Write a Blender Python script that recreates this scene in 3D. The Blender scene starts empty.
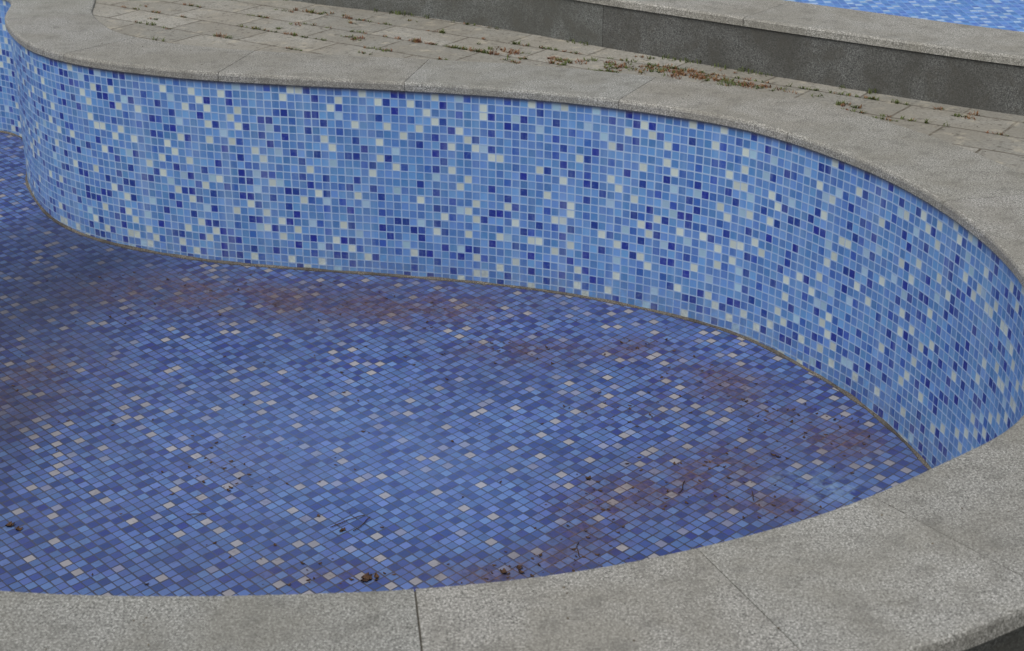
import bpy, bmesh, math, random
from mathutils import Vector, noise
random.seed(7)
P=0.0325           # mosaic pitch
H=1.55
sc=bpy.context.scene

# ------------------------------------------------------------------ helpers
def lin(h):
    h=h.lstrip('#'); o=[]
    for i in (0,2,4):
        c=int(h[i:i+2],16)/255
        o.append(c/12.92 if c<=.04045 else ((c+.055)/1.055)**2.4)
    return (o[0],o[1],o[2],1)
def link_obj(name,me,parent=None,mat=None):
    ob=bpy.data.objects.new(name,me); sc.collection.objects.link(ob)
    if parent: ob.parent=parent
    if mat: me.materials.append(mat)
    return ob
def empty(name):
    e=bpy.data.objects.new(name,None); sc.collection.objects.link(e); return e
class N:
    def __init__(s,name):
        s.m=bpy.data.materials.new(name); s.m.use_nodes=True
        s.t=s.m.node_tree; s.b=s.t.nodes['Principled BSDF']
    def n(s,typ,inp=None,**kw):
        x=s.t.nodes.new(typ)
        for k,v in kw.items(): setattr(x,k,v)
        if inp:
            for k,v in inp.items():
                if hasattr(v,'is_output') : s.t.links.new(v,x.inputs[k])
                else: x.inputs[k].default_value=v
        return x
    def math(s,op,a,b=None,c=None,clamp=False):
        x=s.n('ShaderNodeMath',operation=op,use_clamp=clamp)
        for i,v in enumerate((a,b,c)):
            if v is None: continue
            if hasattr(v,'is_output'): s.t.links.new(v,x.inputs[i])
            else: x.inputs[i].default_value=v
        return x.outputs[0]
    def mix(s,f,a,b,mode='MIX'):
        x=s.n('ShaderNodeMix',data_type='RGBA',blend_type=mode)
        for i,v in ((0,f),(6,a),(7,b)):
            if hasattr(v,'is_output'): s.t.links.new(v,x.inputs[i])
            else: x.inputs[i].default_value=v
        return x.outputs[2]
    def ramp(s,f,stops,interp='LINEAR'):
        x=s.n('ShaderNodeValToRGB'); cr=x.color_ramp; cr.interpolation=interp
        while len(cr.elements)<len(stops): cr.elements.new(.5)
        for e,(p,c) in zip(cr.elements,stops):
            e.position=p; e.color=c if not isinstance(c,(int,float)) else (c,c,c,1)
        s.t.links.new(f,x.inputs[0]); return x.outputs[0]
    def noise(s,vec,scale,detail=3,rough=.5,dist=0):
        x=s.n('ShaderNodeTexNoise',{'Vector':vec,'Scale':scale,'Detail':detail,'Roughness':rough,'Distortion':dist}); return x.outputs[0]
    def out(s,col,rough=.6,bump=None,bstr=.3,bdist=.002,spec=.4):
        def put(k,v):
            if hasattr(v,'is_output'): s.t.links.new(v,s.b.inputs[k])
            else: s.b.inputs[k].default_value=v
        put('Base Color',col); put('Roughness',rough); put('Specular IOR Level',spec)
        if bump is not None:
            x=s.n('ShaderNodeBump',{'Height':bump,'Strength':bstr,'Distance':bdist})
            s.t.links.new(x.outputs[0],s.b.inputs['Normal'])
        return s.m

# ------------------------------------------------------------------ mosaic
def mosaic(name,stops,grout,gw,floor=False,jit=.42,spec=.4,grime=True):
    s=N(name)
    tc=s.n('ShaderNodeTexCoord'); uv=tc.outputs['UV']; obj=tc.outputs['Object']
    cell=s.n('ShaderNodeVectorMath',{0:uv},operation='FLOOR').outputs[0]
    fr=s.n('ShaderNodeVectorMath',{0:uv},operation='FRACTION').outputs[0]
    wn=s.n('ShaderNodeTexWhiteNoise',{'Vector':cell},noise_dimensions='2D')
    off=s.n('ShaderNodeVectorMath',{0:cell,1:(37.3,91.7,0)},operation='ADD').outputs[0]
    wn2=s.n('ShaderNodeTexWhiteNoise',{'Vector':off},noise_dimensions='2D')
    sp=s.n('ShaderNodeSeparateXYZ',{0:fr}); sc_=s.n('ShaderNodeSeparateXYZ',{0:cell})
    sw=s.n('ShaderNodeSeparateColor',{0:wn2.outputs['Color']})
    # factory-mixed sheets: accents are spread rather than clumped
    q=s.math('ADD',s.math('MULTIPLY',sc_.outputs[0],.7549),s.math('MULTIPLY',sc_.outputs[1],.5698))
    val=s.math('FRACT',s.math('ADD',q,s.math('MULTIPLY',wn.outputs['Value'],jit)))
    dx=s.math('MULTIPLY',s.math('SUBTRACT',sw.outputs[0],.5),.07)
    dy=s.math('MULTIPLY',s.math('SUBTRACT',sw.outputs[1],.5),.07)
    ax=s.math('ABSOLUTE',s.math('ADD',s.math('SUBTRACT',sp.outputs[0],.5),dx))
    ay=s.math('ABSOLUTE',s.math('ADD',s.math('SUBTRACT',sp.outputs[1],.5),dy))
    r=.08
    qx=s.math('MAXIMUM',s.math('SUBTRACT',ax,.5-gw-r),0); qy=s.math('MAXIMUM',s.math('SUBTRACT',ay,.5-gw-r),0)
    d=s.math('SUBTRACT',s.math('SQRT',s.math('ADD',s.math('MULTIPLY',qx,qx),s.math('MULTIPLY',qy,qy))),r)
    mask=s.n('ShaderNodeMapRange',{'Value':d,'From Min':-.015,'From Max':.02,'To Min':1.0,'To Max':0.0}).outputs[0]
    hgt=s.n('ShaderNodeMapRange',{'Value':d,'From Min':-.08,'From Max':.03,'To Min':1.0,'To Max':0.0}).outputs[0]
    col=s.ramp(val,stops,'CONSTANT')
    hsv=s.n('ShaderNodeHueSaturation',{'Color':col,'Hue':s.math('ADD',.492,s.math('MULTIPLY',sw.outputs[2],.018)),
         'Value':s.math('ADD',.88,s.math('MULTIPLY',sw.outputs[0],.24)),'Saturation':1.0})
    col=hsv.outputs[0]
    n1=s.noise(obj,2.2,2,.6); n2=s.noise(obj,60,2,.65)
    g=s.mix(s.ramp(n1,[(.35,0),(.7,1)]),grout[0],grout[1])
    if not floor:
        c=s.mix(mask,g,col)
        if grime:
            c=s.mix(s.math('MULTIPLY',s.ramp(n2,[(.5,0),(.75,1)]),.2),c,lin('#7f96b4'))
            sz=s.n('ShaderNodeSeparateXYZ',{0:obj})
            mp=s.n('ShaderNodeMapping',{'Vector':obj,'Scale':(14,14,1.2)}).outputs[0]
            st=s.ramp(s.noise(mp,1.0,3,.6),[(.48,0),(.75,1)])
            c=s.mix(s.math('MULTIPLY',st,.26),c,lin('#a2b8d0'))
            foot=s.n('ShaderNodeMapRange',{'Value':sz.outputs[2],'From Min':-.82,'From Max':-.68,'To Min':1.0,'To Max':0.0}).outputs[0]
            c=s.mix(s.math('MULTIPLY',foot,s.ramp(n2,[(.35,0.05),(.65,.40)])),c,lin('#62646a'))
            lip=s.n('ShaderNodeMapRange',{'Value':sz.outputs[2],'From Min':-.055,'From Max':-.04,'To Min':0.0,'To Max':1.0}).outputs[0]
            c=s.mix(s.math('MULTIPLY',lip,.7),c,lin('#75695a'))
        rg=s.math('ADD',.28,s.math('MULTIPLY',n2,.25))
        rg=s.math('ADD',s.math('MULTIPLY',s.math('SUBTRACT',1,mask),.35),rg)
        hh=s.math('ADD',hgt,s.math('MULTIPLY',sw.outputs[1],.25))
        return s.out(c,rg,hh,.4,.0014,spec)
    # floor dirt --------------------------------------------------------
    sx=s.n('ShaderNodeSeparateXYZ',{0:obj}); X,Y=sx.outputs[0],sx.outputs[1]
    def blob(cx,cy,rx,ry):
        a=s.math('DIVIDE',s.math('SUBTRACT',X,cx),rx); b=s.math('DIVIDE',s.math('SUBTRACT',Y,cy),ry)
        q=s.math('ADD',s.math('MULTIPLY',a,a),s.math('MULTIPLY',b,b))
        return s.math('POWER',2.718,s.math('MULTIPLY',q,-1.0))
    def bsum(L):
        t=None
        for b in L:
            v=s.math('MULTIPLY',blob(*b[:4]),b[4]); t=v if t is None else s.math('ADD',t,v)
        return t
    silt=bsum(SILT); damp=bsum(DAMP); lime=bsum(LIME); clean=bsum(CLEAN)
    nd=s.noise(obj,6.5,4,.68,.6); nd2=s.noise(obj,1.8,3,.6,.3)
    c=s.mix(mask,g,col)
    f_film=s.math('SUBTRACT',s.ramp(nd2,[(.36,.08),(.64,.40)]),s.math('MULTIPLY',clean,.25),clamp=True)
    c=s.mix(f_film,c,lin('#464f6a'))
    c=s.mix(s.math('MULTIPLY',clean,.22,clamp=True),c,lin('#6d8cc0'))
    dk=s.math('MULTIPLY',s.math('MINIMUM',damp,1),s.ramp(nd2,[(.2,.6),(.6,.95)]),clamp=True)
    c=s.mix(s.math('MULTIPLY',dk,.74),c,lin('#1f2234'))
    si=s.math('MULTIPLY',s.math('MINIMUM',silt,1.1),s.ramp(nd,[(.36,0.15),(.54,1.0)]),clamp=True)
    # silt collects first in the joints, then covers the tiles
    sf=s.math('ADD',s.math('MULTIPLY',si,.52),s.math('MULTIPLY',s.math('MULTIPLY',si,.3),s.math('SUBTRACT',1,mask)),clamp=True)
    c=s.mix(sf,c,s.mix(s.ramp(n2,[(.35,0),(.65,1)]),lin('#3a2a2c'),lin('#634f50')))
    fine=s.ramp(s.noise(obj,26,3,.7),[(.56,0),(.67,.65)])
    c=s.mix(s.math('MULTIPLY',fine,s.math('ADD',.32,s.math('MULTIPLY',si,.5))),c,lin('#3c3233'))
    li=s.math('MULTIPLY',lime,s.ramp(s.noise(obj,18,3,.7),[(.42,0),(.6,1)]),clamp=True)
    c=s.mix(s.math('MULTIPLY',li,.5),c,lin('#86a3c0'))
    rg=s.math('ADD',.40,s.math('MULTIPLY',nd,.3))
    rg=s.math('ADD',rg,s.math('MULTIPLY',si,.25),clamp=True)
    hh=s.math('ADD',hgt,s.math('MULTIPLY',sw.outputs[1],.2))
    return s.out(c,rg,hh,.35,.0012,.36)

# stains on the pool floor: centre x,y, radius x,y, strength (metres)
SILT=[(-.75,5.85,.6,.16,1.1),(-.35,5.75,.35,.14,.9),(-1.35,6.0,.35,.15,.9),(.04,5.40,.26,.12,1.0),(.47,5.42,.13,.09,.95),(.73,5.14,.20,.15,1.1),(.90,4.88,.12,.11,.9),
      (1.10,4.74,.16,.15,1.1),(.66,4.55,.19,.16,1.1),(.43,4.42,.15,.12,.8),(.24,4.27,.13,.17,1.0),(.82,4.32,.16,.08,1.0),(-.06,3.97,.12,.07,1.0),(.12,4.05,.12,.07,.7),(-1.75,5.2,.3,.35,.6),(-.55,3.98,.3,.06,.5),(.40,4.95,.2,.1,.4),(-.9,4.6,.25,.2,.3)]
DAMP=[(-2.1,5.5,.5,1.3,1.0),(-1.7,6.2,.6,.4,.6),(-.9,5.9,.6,.2,.35),(-1.75,4.9,.22,.35,.6)]
LIME=[(.99,4.43,.11,.08,1.0),(.86,4.50,.05,.04,.6)]
CLEAN=[(-.65,4.7,.6,.5,1.0),(-.15,4.4,.3,.3,.6),(.15,4.85,.3,.15,.4)]

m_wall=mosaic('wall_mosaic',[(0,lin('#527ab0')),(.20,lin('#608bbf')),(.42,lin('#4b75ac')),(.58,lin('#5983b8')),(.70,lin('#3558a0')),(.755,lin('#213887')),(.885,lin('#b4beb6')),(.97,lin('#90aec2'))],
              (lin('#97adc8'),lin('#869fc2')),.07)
m_floor=mosaic('floor_mosaic',[(0,lin('#4f69a2')),(.22,lin('#5a75ac')),(.40,lin('#465e96')),(.52,lin('#4e679e')),(.66,lin('#344986')),(.76,lin('#293b78')),(.92,lin('#989596')),(.97,lin('#7d839c'))],
              (lin('#2f323f'),lin('#44454f')),.068,floor=True)
m_far=mosaic('far_mosaic',[(0,lin('#4a78b8')),(.3,lin('#5884c2')),(.6,lin('#3f6cae')),(.85,lin('#92aac6'))],
              (lin('#7c9bc6'),lin('#7291c0')),.055,spec=.1,grime=False)

def granite(name,base,dark,light,dirt,rough=.75,sp=1.0,dirtamt=.5,wear='#62615c',bs=.3):
    s=N(name); tc=s.n('ShaderNodeTexCoord'); o=tc.outputs['Object']
    a=s.noise(o,125*sp,2,.8); b=s.noise(o,230*sp,1,.7); big=s.noise(o,3.5,3,.65,.3); mid=s.noise(o,14,4,.72)
    c=s.mix(s.ramp(a,[(.40,0),(.56,1)]),dark,base)
    c=s.mix(s.ramp(b,[(.54,0),(.61,1)]),c,light)
    v=s.n('ShaderNodeTexVoronoi',{'Vector':o,'Scale':150*sp}).outputs['Distance']
    c=s.mix(s.ramp(v,[(.17,.9),(.29,0)]),c,lin('#363632'))
    c=s.mix(s.math('MULTIPLY',s.ramp(big,[(.38,0),(.62,1)]),dirtamt),c,dirt)
    c=s.mix(s.math('MULTIPLY',s.ramp(mid,[(.5,0),(.66,1)]),dirtamt*.8),c,lin(wear))
    at=s.n('ShaderNodeVertexColor',layer_name='tone').outputs[0]
    c=s.mix(1.0,c,at,'MULTIPLY')
    return s.out(c,rough,a,bs,.001,.3)
m_cop=granite('coping_granite',lin('#979690'),lin('#72726d'),lin('#c4c3bc'),lin('#817e73'))
m_gf=granite('granite_face',lin('#6a6c6a'),lin('#4b4d4c'),lin('#868885'),lin('#4d4d48'),dirtamt=.7,wear='#55544e',bs=.45)
m_mortar=granite('mortar',lin('#5c5950'),lin('#4a4740'),lin('#6a675f'),lin('#413f38'))
m_cove=granite('cove_grout',lin('#716a5e'),lin('#4e4a42'),lin('#8d8779'),lin('#36322f'),dirtamt=.8)

def paver_mat():
    s=N('stone_pavers'); tc=s.n('ShaderNodeTexCoord'); o=tc.outputs['Object']
    wob=s.n('ShaderNodeTexNoise',{'Vector':o,'Scale':6.0,'Detail':1.0}).outputs['Color']
    w2=s.n('ShaderNodeVectorMath',{0:wob,1:(.5,.5,.5)},operation='SUBTRACT').outputs[0]
    w3=s.n('ShaderNodeVectorMath',{0:w2,'Scale':.014},operation='SCALE').outputs[0]
    oo=s.n('ShaderNodeVectorMath',{0:o,1:w3},operation='ADD').outputs[0]
    mp=s.n('ShaderNodeMapping',{'Vector':oo,'Rotation':(0,0,math.radians(PA))}).outputs[0]
    br=s.n('ShaderNodeTexBrick',{'Vector':mp,'Color1':(0,0,0,1),'Color2':(1,1,1,1),'Mortar':(.5,.5,.5,1),'Scale':1.0,'Mortar Size':.006,'Mortar Smooth':.5,'Bias':0.0,'Brick Width':BW,'Row Height':BH})
    br.offset=.5
    tone=s.n('ShaderNodeSeparateColor',{0:br.outputs[0]}).outputs[0]
    a=s.noise(o,110,3,.78); big=s.noise(o,2.3,3,.65,.4); mid=s.noise(o,12,4,.72)
    c=s.mix(tone,lin('#86857e'),lin('#9f9d95'))
    c=s.mix(s.ramp(a,[(.40,.6),(.58,0)]),c,lin('#66655e'))
    c=s.mix(s.math('MULTIPLY',s.ramp(big,[(.4,0),(.62,1)]),.5),c,lin('#7c776b'))
    c=s.mix(s.ramp(mid,[(.55,0),(.68,.6)]),c,lin('#a59f8f'))
    c=s.mix(s.ramp(s.noise(o,34,3,.72),[(.56,0),(.68,.65)]),c,lin('#4e4a42'))
    c=s.mix(s.math('MULTIPLY',br.outputs['Fac'],s.ramp(mid,[(.35,.95),(.65,.4)])),c,lin('#514b40'))
    h=s.math('ADD',s.math('SUBTRACT',1,br.outputs['Fac']),s.math('MULTIPLY',mid,.35))
    h=s.math('ADD',h,s.math('MULTIPLY',tone,.3))
    return s.out(c,.85,h,.6,.004,.25)
PA=34.0; BW=.40; BH=.20
m_pav=paver_mat()
def plain(name,c1,c2,scale,rough=.8):
    s=N(name); tc=s.n('ShaderNodeTexCoord'); o=tc.outputs['Object']
    a=s.noise(o,scale,4,.65)
    c=s.mix(s.ramp(a,[(.35,0),(.65,1)]),c1,c2)
    return s.out(c,rough,a,.3,.002,.25)
m_ground=plain('ground_soil',lin('#7a7466'),lin('#5e5a4e'),9)
m_weed=plain('weed_green',lin('#5a6434'),lin('#444f28'),40)
m_dry=plain('weed_dry',lin('#6a4030'),lin('#806646'),30)
m_leaf=plain('leaf_brown',lin('#2c211c'),lin('#57412f'),60)
m_grit=plain('grit',lin('#3b352c'),lin('#6b6252'),50)

# ------------------------------------------------------------------ pool outline (tile face, metres)
C=[(-2.305,7.275),(-2.228,7.070),(-2.063,6.763),(-1.883,6.566),(-1.684,6.429),(-1.459,6.325),(-1.243,6.245),(-0.833,6.154),(-0.435,6.077),(-0.046,5.985),
   (0.331,5.845),(0.684,5.650),(0.890,5.475),(1.128,5.125),(1.247,4.868),(1.333,4.577),(1.385,4.234),(1.38,3.90),(1.30,3.50),
   (1.111,3.115),(0.880,2.912),(0.706,2.775),(0.552,2.680),(0.350,2.585),(0.160,2.513),(-0.022,2.467),(-0.164,2.444),(-0.376,2.427),(-0.641,2.420),(-0.912,2.437),
   (-1.5,2.55),(-2.3,2.85),(-3.2,3.5),(-3.9,4.5),(-4.25,5.7),(-4.2,6.9),(-3.8,7.7),(-3.3,8.0),(-2.85,8.0),(-2.52,7.88),(-2.37,7.62)]
def catmull(pts,n=14,closed=True):
    o=[]; L=len(pts); rng=range(L) if closed else range(L-1)
    for i in rng:
        g=lambda k: Vector(pts[k%L]) if closed else Vector(pts[min(max(k,0),L-1)])
        p0,p1,p2,p3=g(i-1),g(i),g(i+1),g(i+2)
        d1=max((p1-p0).length,1e-6);d2=max((p2-p1).length,1e-6);d3=max((p3-p2).length,1e-6)
        m1=((p2-p0)/(d1+d2))*d2; m2=((p3-p1)/(d2+d3))*d2
        for k in range(n):
            t=k/n; t2=t*t;t3=t2*t
            o.append((2*t3-3*t2+1)*p1+(t3-2*t2+t)*m1+(-2*t3+3*t2)*p2+(t3-t2)*m2)
    if not closed: o.append(Vector(pts[-1]))
    return o
def resample(pts,step,closed=True):
    q=pts+[pts[0]] if closed else pts
    s=[0]
    for a,b in zip(q,q[1:]): s.append(s[-1]+(b-a).length)
    n=int(round(s[-1]/step)); o=[];j=0
    for i in range(n if closed else n+1):
        t=s[-1]*i/n
        while j<len(s)-2 and s[j+1]<t: j+=1
        f=(t-s[j])/max(s[j+1]-s[j],1e-9); o.append(q[j].lerp(q[j+1],f))
    return o,s[-1]
def smooth(pts,it):
    for _ in range(it):
        n=len(pts); pts=[(pts[i-1]+pts[i]*2+pts[(i+1)%n])/4 for i in range(n)]
    return pts
curve,LEN=resample(catmull(C),.02)
curve=smooth(curve,25)
curve,LEN=resample(curve,.02); n=len(curve); DS=LEN/n
nrm=[]
for i in range(n):
    t=(curve[(i+2)%n]-curve[i-2]).normalized(); nrm.append(Vector((-t.y,t.x)))
area=sum(curve[i].x*curve[(i+1)%n].y-curve[(i+1)%n].x*curve[i].y for i in range(n))
if area>0: nrm=[-v for v in nrm]
def off(i,d): i%=n; return curve[i]+nrm[i]*d
def floor_z(x,y): return -0.04-(1.08-.009*x-.051*y)
def near_idx(x,y): return min(range(n),key=lambda i:(curve[i]-Vector((x,y))).length)
def width(i):
    y=curve[i%n].y
    f=min(max((3.9-y)/.9,0),1); return .375+.055*f

pool=empty('swimming_pool')
# tiled wall
bm=bmesh.new(); uvl=bm.loops.layers.uv.new('UVMap')
rows=6; vs=[]
for i in range(n):
    p=curve[i]; zb=floor_z(p.x,p.y)-.03; col=[]
    for k in range(rows+1):
        col.append(bm.verts.new((p.x,p.y,-.03+(zb+.03)*k/rows)))
    vs.append(col)
U=round(LEN/P)/LEN
for i in range(n):
    j=(i+1)%n
    for k in range(rows):
        q=[vs[i][k],vs[i][k+1],vs[j][k+1],vs[j][k]]
        f=bm.faces.new(q); us=[i,i,i+1,i+1]
        for l,u in zip(f.loops,us): l[uvl].uv=(u*DS*U,(l.vert.co.z+.04)/P+100.0)
        f.smooth=True
bmesh.ops.recalc_face_normals(bm,faces=bm.faces)
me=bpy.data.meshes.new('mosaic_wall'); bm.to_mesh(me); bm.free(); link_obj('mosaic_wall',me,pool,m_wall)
# floor
def polygon(name,loop,zf,mat,parent=None,uv=None):
    bm=bmesh.new(); v=[bm.verts.new((p[0],p[1],zf(p[0],p[1]))) for p in loop]
    e=[bm.edges.new((v[i],v[(i+1)%len(v)])) for i in range(len(v))]
    bmesh.ops.triangle_fill(bm,use_beauty=True,use_dissolve=False,edges=e)
    for f in bm.faces:
        f.normal_update()
        if f.normal.z<0: f.normal_flip()
    if uv:
        ul=bm.loops.layers.uv.new('UVMap')
        for f in bm.faces:
            for l in f.loops: l[ul].uv=uv(l.vert.co)
    me=bpy.data.meshes.new(name); bm.to_mesh(me); bm.free(); return link_obj(name,me,parent,mat)
FA=math.radians(43)
def fuv(c): return ((c.x*math.cos(FA)+c.y*math.sin(FA))/P+200,(-c.x*math.sin(FA)+c.y*math.cos(FA))/P+200)
polygon('mosaic_floor',[off(i,.01) for i in range(0,n,2)],floor_z,m_floor,pool,fuv)

def tone_layer(bm): return bm.loops.layers.color.new('tone')
def sweep(name,prof,segs,mat,parent,curvef,jit=.06,zjit=.0):
    bm=bmesh.new(); tl=tone_layer(bm)
    for (a,b) in segs:
        t=1+random.uniform(-jit,jit); w=random.uniform(-.008,.008); dz=random.uniform(-zjit,zjit)
        rings=[]
        ks=[a]+[x for x in range(math.floor(a)+1,math.ceil(b))]+[b]
        for kk in ks:
            rings.append([bm.verts.new((*curvef(kk,o),z+dz)) for o,z in prof(kk)])
        fs=[]
        m=len(rings[0])
        for r0,r1 in zip(rings,rings[1:]):
            for q in range(m):
                f=bm.faces.new((r0[q],r0[(q+1)%m],r1[(q+1)%m],r1[q])); fs.append(f)
        fs.append(bm.faces.new(rings[0])); fs.append(bm.faces.new(rings[-1][::-1]))
        for f in fs:
            for l in f.loops: l[tl]=(min((t+w)*.93,1),min(t*.93,1),min((t-w)*.93,1),1)
    bmesh.ops.recalc_face_normals(bm,faces=bm.faces)
    me=bpy.data.meshes.new(name); bm.to_mesh(me); bm.free()
    ob=link_obj(name,me,parent,mat); return ob
def cf(k,o):
    i=int(math.floor(k)); f=k-i
    p=off(i,o).lerp(off(i+1,o),f); return (p.x,p.y)
i0=near_idx(-.164,2.444)
marks=sorted(set([i0,near_idx(.35,2.585),near_idx(.72,2.785),near_idx(1.13,3.13),near_idx(1.375,3.85),near_idx(1.32,4.62),near_idx(.96,5.38),
   near_idx(.40,5.82),near_idx(-.42,6.07),near_idx(-1.15,6.22),near_idx(-1.85,6.54),near_idx(-2.28,7.2),near_idx(-1.05,2.44),near_idx(-1.7,2.61),near_idx(-2.3,2.85),near_idx(-2.8,3.2),
   near_idx(-3.3,3.6),near_idx(-3.8,4.3),near_idx(-4.1,5),near_idx(-4.25,5.8),near_idx(-4.2,6.7),near_idx(-3.85,7.6),near_idx(-3.2,8.0),near_idx(-2.55,7.9)]))
def gp(i): return (.0018 if i==i0 else .0011)/DS
segs=[(marks[i]+gp(marks[i]),(marks[i+1]-gp(marks[i+1])) if i+1<len(marks) else marks[0]+n-gp(marks[0])) for i in range(len(marks))]
def cprof(k):
    w=width(int(k)); a=-.014+.0006*noise.noise(Vector((k*.5,3,0)))
    return [(a,-.034),(a,-.012),(a+.003,-.005),(a+.010,-.0005),(a+.02,0),(w-.008,0),(w-.002,-.003),(w,-.010),(w,-.04),(a+.006,-.04)]
sweep('granite_coping',cprof,segs,m_cop,pool,cf,.035,.0005)
sweep('coping_joint_mortar',lambda k:[(-.008,-.034),(-.008,-.008),(.004,-.0035),(width(int(k))-.008,-.0035),(width(int(k))-.008,-.034)],[(0,n)],m_mortar,pool,cf,0)
def cove(k):
    p=cf(k,0); z=floor_z(*p); r=.0085+.005*noise.noise(Vector((p[0]*9,p[1]*9,0)))
    return [(.004,z-.02),(.004,z+r),(-.003,z+r),(-r*1.1,z+.003),(-r*1.3,z-.02)]
sweep('cove_grout_line',cove,[(0,n)],m_cove,pool,cf,0)
iR=near_idx(1.385,3.9); iL=near_idx(-4.25,5.7)
GZ=-.45
pan=[]; k=iR
stp=.62/DS; gap=.0022/DS
while k<iL: pan.append((k+gap,min(k+stp,iL)-gap)); k+=stp
sweep('outer_granite_wall',lambda k:[(width(int(k))-.05,GZ-.05),(width(int(k))-.05,-.041),(width(int(k))-.018,-.041),(width(int(k))-.018,GZ-.05)],pan,m_gf,pool,cf,.08)

# ------------------------------------------------------------------ terrace and ground
far=[(off(i,width(i)-.03).x,off(i,width(i)-.03).y) for i in list(range(iL,n,3))+list(range(0,iR+1,3))]
Rp,Lp=far[-1],far[0]
loop=far+[(60,Rp[1]),(500,500),(-500,500),(-60,Lp[1])]
polygon('pavement',loop,lambda x,y:-.011,m_pav)
near=[(off(i,width(i)-.04).x,off(i,width(i)-.04).y) for i in range(iR,iL+1,3)]
loop=near+[(-60,Lp[1]+.1),(-500,500),(-500,-500),(500,-500),(500,500),(60,Rp[1]+.1)]
polygon('ground',loop,lambda x,y:GZ,m_ground)
def edge_wall(name,a,b,z0,z1,t=.12):
    bm=bmesh.new(); tl=tone_layer(bm); a=Vector(a);b=Vector(b); d=(b-a).normalized(); nn=Vector((-d.y,d.x))*t
    L=(b-a).length; m=int(L/1.0)
    for i in range(m):
        p=a+d*(L*i/m+.002); q=a+d*(L*(i+1)/m-.002); tn=random.uniform(.8,1)
        vv=[bm.verts.new((*c,z)) for z in (z0,z1) for c in (p-nn,q-nn,q+nn,p+nn)]
        fs=[bm.faces.new([vv[x] for x in f]) for f in ((0,1,2,3),(4,5,6,7),(0,1,5,4),(1,2,6,5),(2,3,7,6),(3,0,4,7))]
        for f in fs:
            for l in f.loops: l[tl]=(tn,tn,tn,1)
    bmesh.ops.recalc_face_normals(bm,faces=bm.faces)
    me=bpy.data.meshes.new(name); bm.to_mesh(me); bm.free(); return link_obj(name,me,None,m_gf)
edge_wall('granite_kerb',(Rp[0]+.05,Rp[1]),(40,Rp[1]),GZ-.05,-.004)
edge_wall('granite_kerb',(Lp[0]-.05,Lp[1]),(-40,Lp[1]),GZ-.05,-.004)

# ------------------------------------------------------------------ raised basin behind
G=[(-1.75,8.35),(-1.057,7.66),(-.519,7.36),(-.053,7.05),(.372,6.70),(.762,6.40),(1.123,6.125),(1.456,5.88),(1.847,5.614),(2.4,5.32),(3.2,5.1),(4.2,5.4),(5.0,6.3),(5.2,7.8),(4.6,9.6),(3,11),(1,11.6),(-.8,11.1),(-1.9,10),(-2.1,9.1)]
gc,GL=resample(catmull(G),.04); gc=smooth(gc,15); gn=len(gc)
gnr=[]
ar=sum(gc[i].x*gc[(i+1)%gn].y-gc[(i+1)%gn].x*gc[i].y for i in range(gn))
for i in range(gn):
    t=(gc[(i+2)%gn]-gc[i-2]).normalized(); v=Vector((-t.y,t.x)); gnr.append(v if ar>0 else -v)
def gf(k,o):
    i=int(math.floor(k)); f=k-i; i%=gn; j=(i+1)%gn
    p=(gc[i]+gnr[i]*o).lerp(gc[j]+gnr[j]*o,f); return (p.x,p.y)
pool2=empty('swimming_pool')
def gidx(x,y): return min(range(gn),key=lambda i:(gc[i]-Vector((x,y))).length)
st=gidx(.38,6.7); cnt=int(round(GL/1.9)); gg=.0012/(GL/gn)
fs=[(st+gn*i/cnt+gg,st+gn*(i+1)/cnt-gg) for i in range(cnt)]
ts=[(st+gn*(i+.35)/cnt+gg,st+gn*(i+1.35)/cnt-gg) for i in range(cnt)]
sweep('granite_face_panels',lambda k:[(.0,-.03),(0,.166),(.05,.166),(.05,-.03)],fs,m_gf,pool2,gf,.10)
sweep('rim_core',lambda k:[(.006,-.03),(.006,.168),(.05,.1995),(.37,.1995),(.37,-.03)],[(0,gn)],m_mortar,pool2,gf,0)
sweep('rim_granite_coping',lambda k:[(-.008,.170),(-.008,.196),(-.003,.202),(.004,.204),(.39,.204),(.396,.198),(.396,.170)],ts,m_cop,pool2,gf,.04)
b2=[gf(i,.372) for i in range(0,gn,2)]
polygon('mosaic_floor',b2,lambda x,y:.05,m_far,pool2,lambda c:(c.x/P+300,c.y/P+300))
bm=bmesh.new(); ul=bm.loops.layers.uv.new('UVMap')
for i in range(gn):
    a=gf(i,.373); b=gf(i+1,.373)
    q=[bm.verts.new((*a,.04)),bm.verts.new((*b,.04)),bm.verts.new((*b,.171)),bm.verts.new((*a,.171))]
    f=bm.faces.new(q)
    for l,u in zip(f.loops,(i,i+1,i+1,i)): l[ul].uv=(u*GL/gn/P,l.vert.co.z/P+50)
me=bpy.data.meshes.new('mosaic_wall'); bm.to_mesh(me); bm.free(); link_obj('mosaic_wall',me,pool2,m_far)

# ------------------------------------------------------------------ weeds and litter
cp,sp_=math.cos(math.radians(PA)),math.sin(math.radians(PA))
def to_b(x,y): return (x*cp-y*sp_, x*sp_+y*cp)
def from_b(u,v): return (u*cp+v*sp_, -u*sp_+v*cp)
def snap(x,y):
    u,v=to_b(x,y)
    if random.random()<.7: v=round(v/BH)*BH
    else:
        r=math.floor(v/BH); o=.5*BW*(r%2); u=round((u-o)/BW)*BW+o
    return from_b(u,v)
def blade(bm,x,y,z,h,w,ang,lean):
    d=Vector((math.cos(ang),math.sin(ang),0)); s=Vector((-d.y,d.x,0))*w
    p0=Vector((x,y,z)); p1=p0+d*lean*.4+Vector((0,0,h*.65)); p2=p0+d*lean+Vector((0,0,h))
    a=[bm.verts.new(q) for q in (p0-s,p0+s,p1+s*.9,p1-s*.9)]; t=bm.verts.new(p2)
    bm.faces.new(a); bm.faces.new((a[3],a[2],t))
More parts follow.
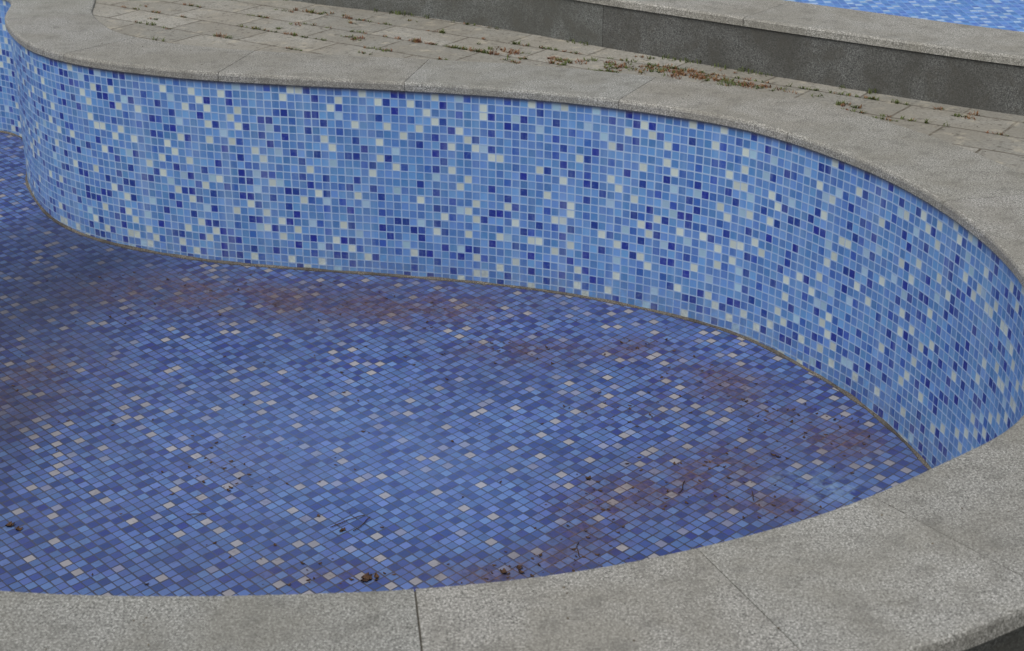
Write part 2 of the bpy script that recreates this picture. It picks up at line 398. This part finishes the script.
def tuft(bm,x,y,z,R,H_,num,flat=1.0):
    for _ in range(num):
        a=random.uniform(0,6.28); r=R*math.sqrt(random.random())
        blade(bm,x+math.cos(a)*r,y+math.sin(a)*r*flat,z,H_*random.uniform(.4,1),random.uniform(.001,.0022),random.uniform(0,6.28),random.uniform(.006,.02))
def fin(bm,name,mat):
    me=bpy.data.meshes.new(name); bm.to_mesh(me); bm.free(); return link_obj(name,me,None,mat)
gb=bmesh.new(); db=bmesh.new()
def on_terrace(x,y):
    p=Vector((x,y)); j=min(range(0,n,4),key=lambda i:(curve[i]-p).length)
    if (p-curve[j]).dot(nrm[j])<width(j)+.02: return False
    j=min(range(0,gn,3),key=lambda i:(gc[i]-p).length)
    return (p-gc[j]).dot(gnr[j])<-.015
cent=[(-.9,7.0,.5),(-1.3,7.3,.5),(-.5,6.85,.35),(-.2,6.75,.3),(.1,6.5,.25),(-1.0,7.2,.4),(.55,6.25,.2),(1.0,5.95,.2),(1.5,5.5,.3),(1.3,5.75,.2)]
cnt=0
for _ in range(1200):
    c=random.choice(cent); x,y=snap(random.gauss(c[0],c[2]),random.gauss(c[1],c[2]*.5))
    if on_terrace(x,y):
        cnt+=1
        big=random.random()<.2
        for q in range(random.randint(2,6)):
            t_=random.gauss(0,.03)
            tuft(gb if random.random()<.65 else db,x+t_*cp,y-t_*sp_,-.011,random.uniform(.004,.012)*(1.6 if big else 1),random.uniform(.005,.014)*(1.6 if big else 1),random.randint(4,9)*(2 if big else 1))
    if cnt>120: break
for (cx,cy,rx,ry,num) in [(.43,6.33,.09,.05,26),(.72,6.18,.16,.05,70),(.62,6.28,.06,.04,24),(.95,6.03,.12,.03,26),(-.02,6.62,.06,.03,12),(.2,6.45,.07,.03,12)]:
    for _ in range(num):
        x=random.gauss(cx,rx*.7); y=random.gauss(cy,ry*.8)-(x-cx)*.7
        if on_terrace(x,y): tuft(db if random.random()<.65 else gb,x,y,-.011,random.uniform(.008,.026),.012,random.randint(6,16))
for i in range(gn):
    a=gf(i,-.012)
    if noise.noise(Vector((a[0]*3,a[1]*3,1)))>.08 and random.random()<.75:
        tuft(gb,a[0],a[1],-.011,.018,.024,random.randint(6,14))
fin(gb,'weeds',m_weed); fin(db,'dry_weeds',m_dry)
lb=bmesh.new()
def leaf(bm,x,y,z,L,ang,curl):
    d=Vector((math.cos(ang),math.sin(ang),0)); s=Vector((-d.y,d.x,0))
    pts=[]
    for t,w in ((-.5,.03),(-.25,.22),(.05,.3),(.3,.2),(.5,.02)):
        c=Vector((x,y,z+.001))+d*L*t+Vector((0,0,curl*L*(abs(t)*1.4)**2))
        pts.append((bm.verts.new(c-s*L*w+Vector((0,0,curl*L*.25*random.random()))),bm.verts.new(c),bm.verts.new(c+s*L*w+Vector((0,0,curl*L*.25)))))
    for a,b in zip(pts,pts[1:]):
        bm.faces.new((a[0],a[1],b[1],b[0])); bm.faces.new((a[1],a[2],b[2],b[1]))
def inside(x,y,m=.03):
    p=Vector((x,y)); j=min(range(0,n,3),key=lambda i:(curve[i]-p).length)
    return (p-curve[j]).dot(nrm[j])<-m
for _ in range(650):
    if random.random()<.75:
        b=random.choice(SILT); x=random.gauss(b[0],b[2]*.7); y=random.gauss(b[1],b[3]*.7)
    else: x=random.uniform(-2.2,1.3); y=random.uniform(3.6,6.2)
    if inside(x,y): leaf(lb,x,y,floor_z(x,y),random.choice((.004,.006,.008,.010,.013,.016)),random.uniform(0,6.28),random.uniform(.1,.5))
for (x,y,L) in [(-1.53,4.25,.03),(-1.50,4.22,.022),(-.43,3.95,.034),(-.40,3.96,.026),(-.035,3.985,.028),(.02,3.99,.024),(-.52,4.2,.02),(.25,4.5,.022),(.86,4.62,.02),(-.9,4.45,.018)]:
    for _ in range(2): leaf(lb,x+random.uniform(-.012,.012),y+random.uniform(-.012,.012),floor_z(x,y),L,random.uniform(0,6.28),.45)
fin(lb,'fallen_leaves',m_leaf)
tb=bmesh.new()
for (x,y,L,a) in [(-.55,4.22,.12,.4),(-.48,4.20,.09,1.1),(.20,4.05,.08,2.0),(.52,4.4,.08,.6),(-1.0,4.3,.06,.2),(.75,4.35,.06,1.4)]:
    px,py=x,y
    for s_ in range(6):
        a+=random.uniform(-.4,.4); qx=px+math.cos(a)*L/6; qy=py+math.sin(a)*L/6
        w=Vector((-math.sin(a),math.cos(a),0))*.0014
        A=Vector((px,py,floor_z(px,py)+.004)); B=Vector((qx,qy,floor_z(qx,qy)+.004))
        T=Vector((0,0,.0025))
        f=[tb.verts.new(v) for v in (A-w,B-w,B+T,A+T,A+w,B+w)]
        tb.faces.new((f[0],f[1],f[2],f[3])); tb.faces.new((f[3],f[2],f[5],f[4])); px,py=qx,qy
fin(tb,'dry_twigs',m_leaf)
rb=bmesh.new()
for _ in range(600):
    if random.random()<.4:
        i=random.randrange(n); p=off(i,random.uniform(.04,width(i)-.02)); z=0.0
    else:
        x=random.uniform(-2,1.8); y=random.uniform(4.8,7.6)
        if not on_terrace(x,y): continue
        p=Vector((x,y)); z=-.011
    r=random.uniform(.001,.0024)
    res=bmesh.ops.create_icosphere(rb,subdivisions=1,radius=r)
    for v in res['verts']: v.co=Vector((v.co.x*random.uniform(.7,1.4),v.co.y*random.uniform(.7,1.4),v.co.z*.6))+Vector((p.x,p.y,z+r*.4))
fin(rb,'grit',m_grit)

# ------------------------------------------------------------------ light, sky, camera
az=math.radians(215); el=math.radians(58)
d=Vector((math.sin(az)*math.cos(el),math.cos(az)*math.cos(el),math.sin(el)))
sun=bpy.data.lights.new('sun','SUN'); sun.energy=1.45; sun.angle=math.radians(35); sun.color=(1,.96,.91)
so=bpy.data.objects.new('sun',sun); so.rotation_euler=d.to_track_quat('Z','Y').to_euler(); sc.collection.objects.link(so)
w=bpy.data.worlds.new('World'); sc.world=w; w.use_nodes=True
t=w.node_tree; bg=t.nodes['Background']
sk=t.nodes.new('ShaderNodeTexSky'); sk.sky_type='NISHITA'; sk.sun_disc=False; sk.sun_elevation=el; sk.sun_rotation=az
sk.dust_density=4; sk.air_density=1.0
hs=t.nodes.new('ShaderNodeHueSaturation'); hs.inputs['Saturation'].default_value=.3
t.links.new(sk.outputs[0],hs.inputs['Color']); t.links.new(hs.outputs[0],bg.inputs[0]); bg.inputs[1].default_value=.135
cam=bpy.data.cameras.new('camera'); cam.sensor_width=36; cam.lens=1600/1024*36; cam.clip_end=2000
co=bpy.data.objects.new('camera',cam); co.location=(0,0,H); co.rotation_euler=(math.radians(90-23),0,0)
sc.collection.objects.link(co); sc.camera=co
cam.dof.use_dof=True; cam.dof.focus_distance=5.0; cam.dof.aperture_fstop=8
sc.view_settings.view_transform='Standard'; sc.view_settings.look='None'; sc.view_settings.exposure=0
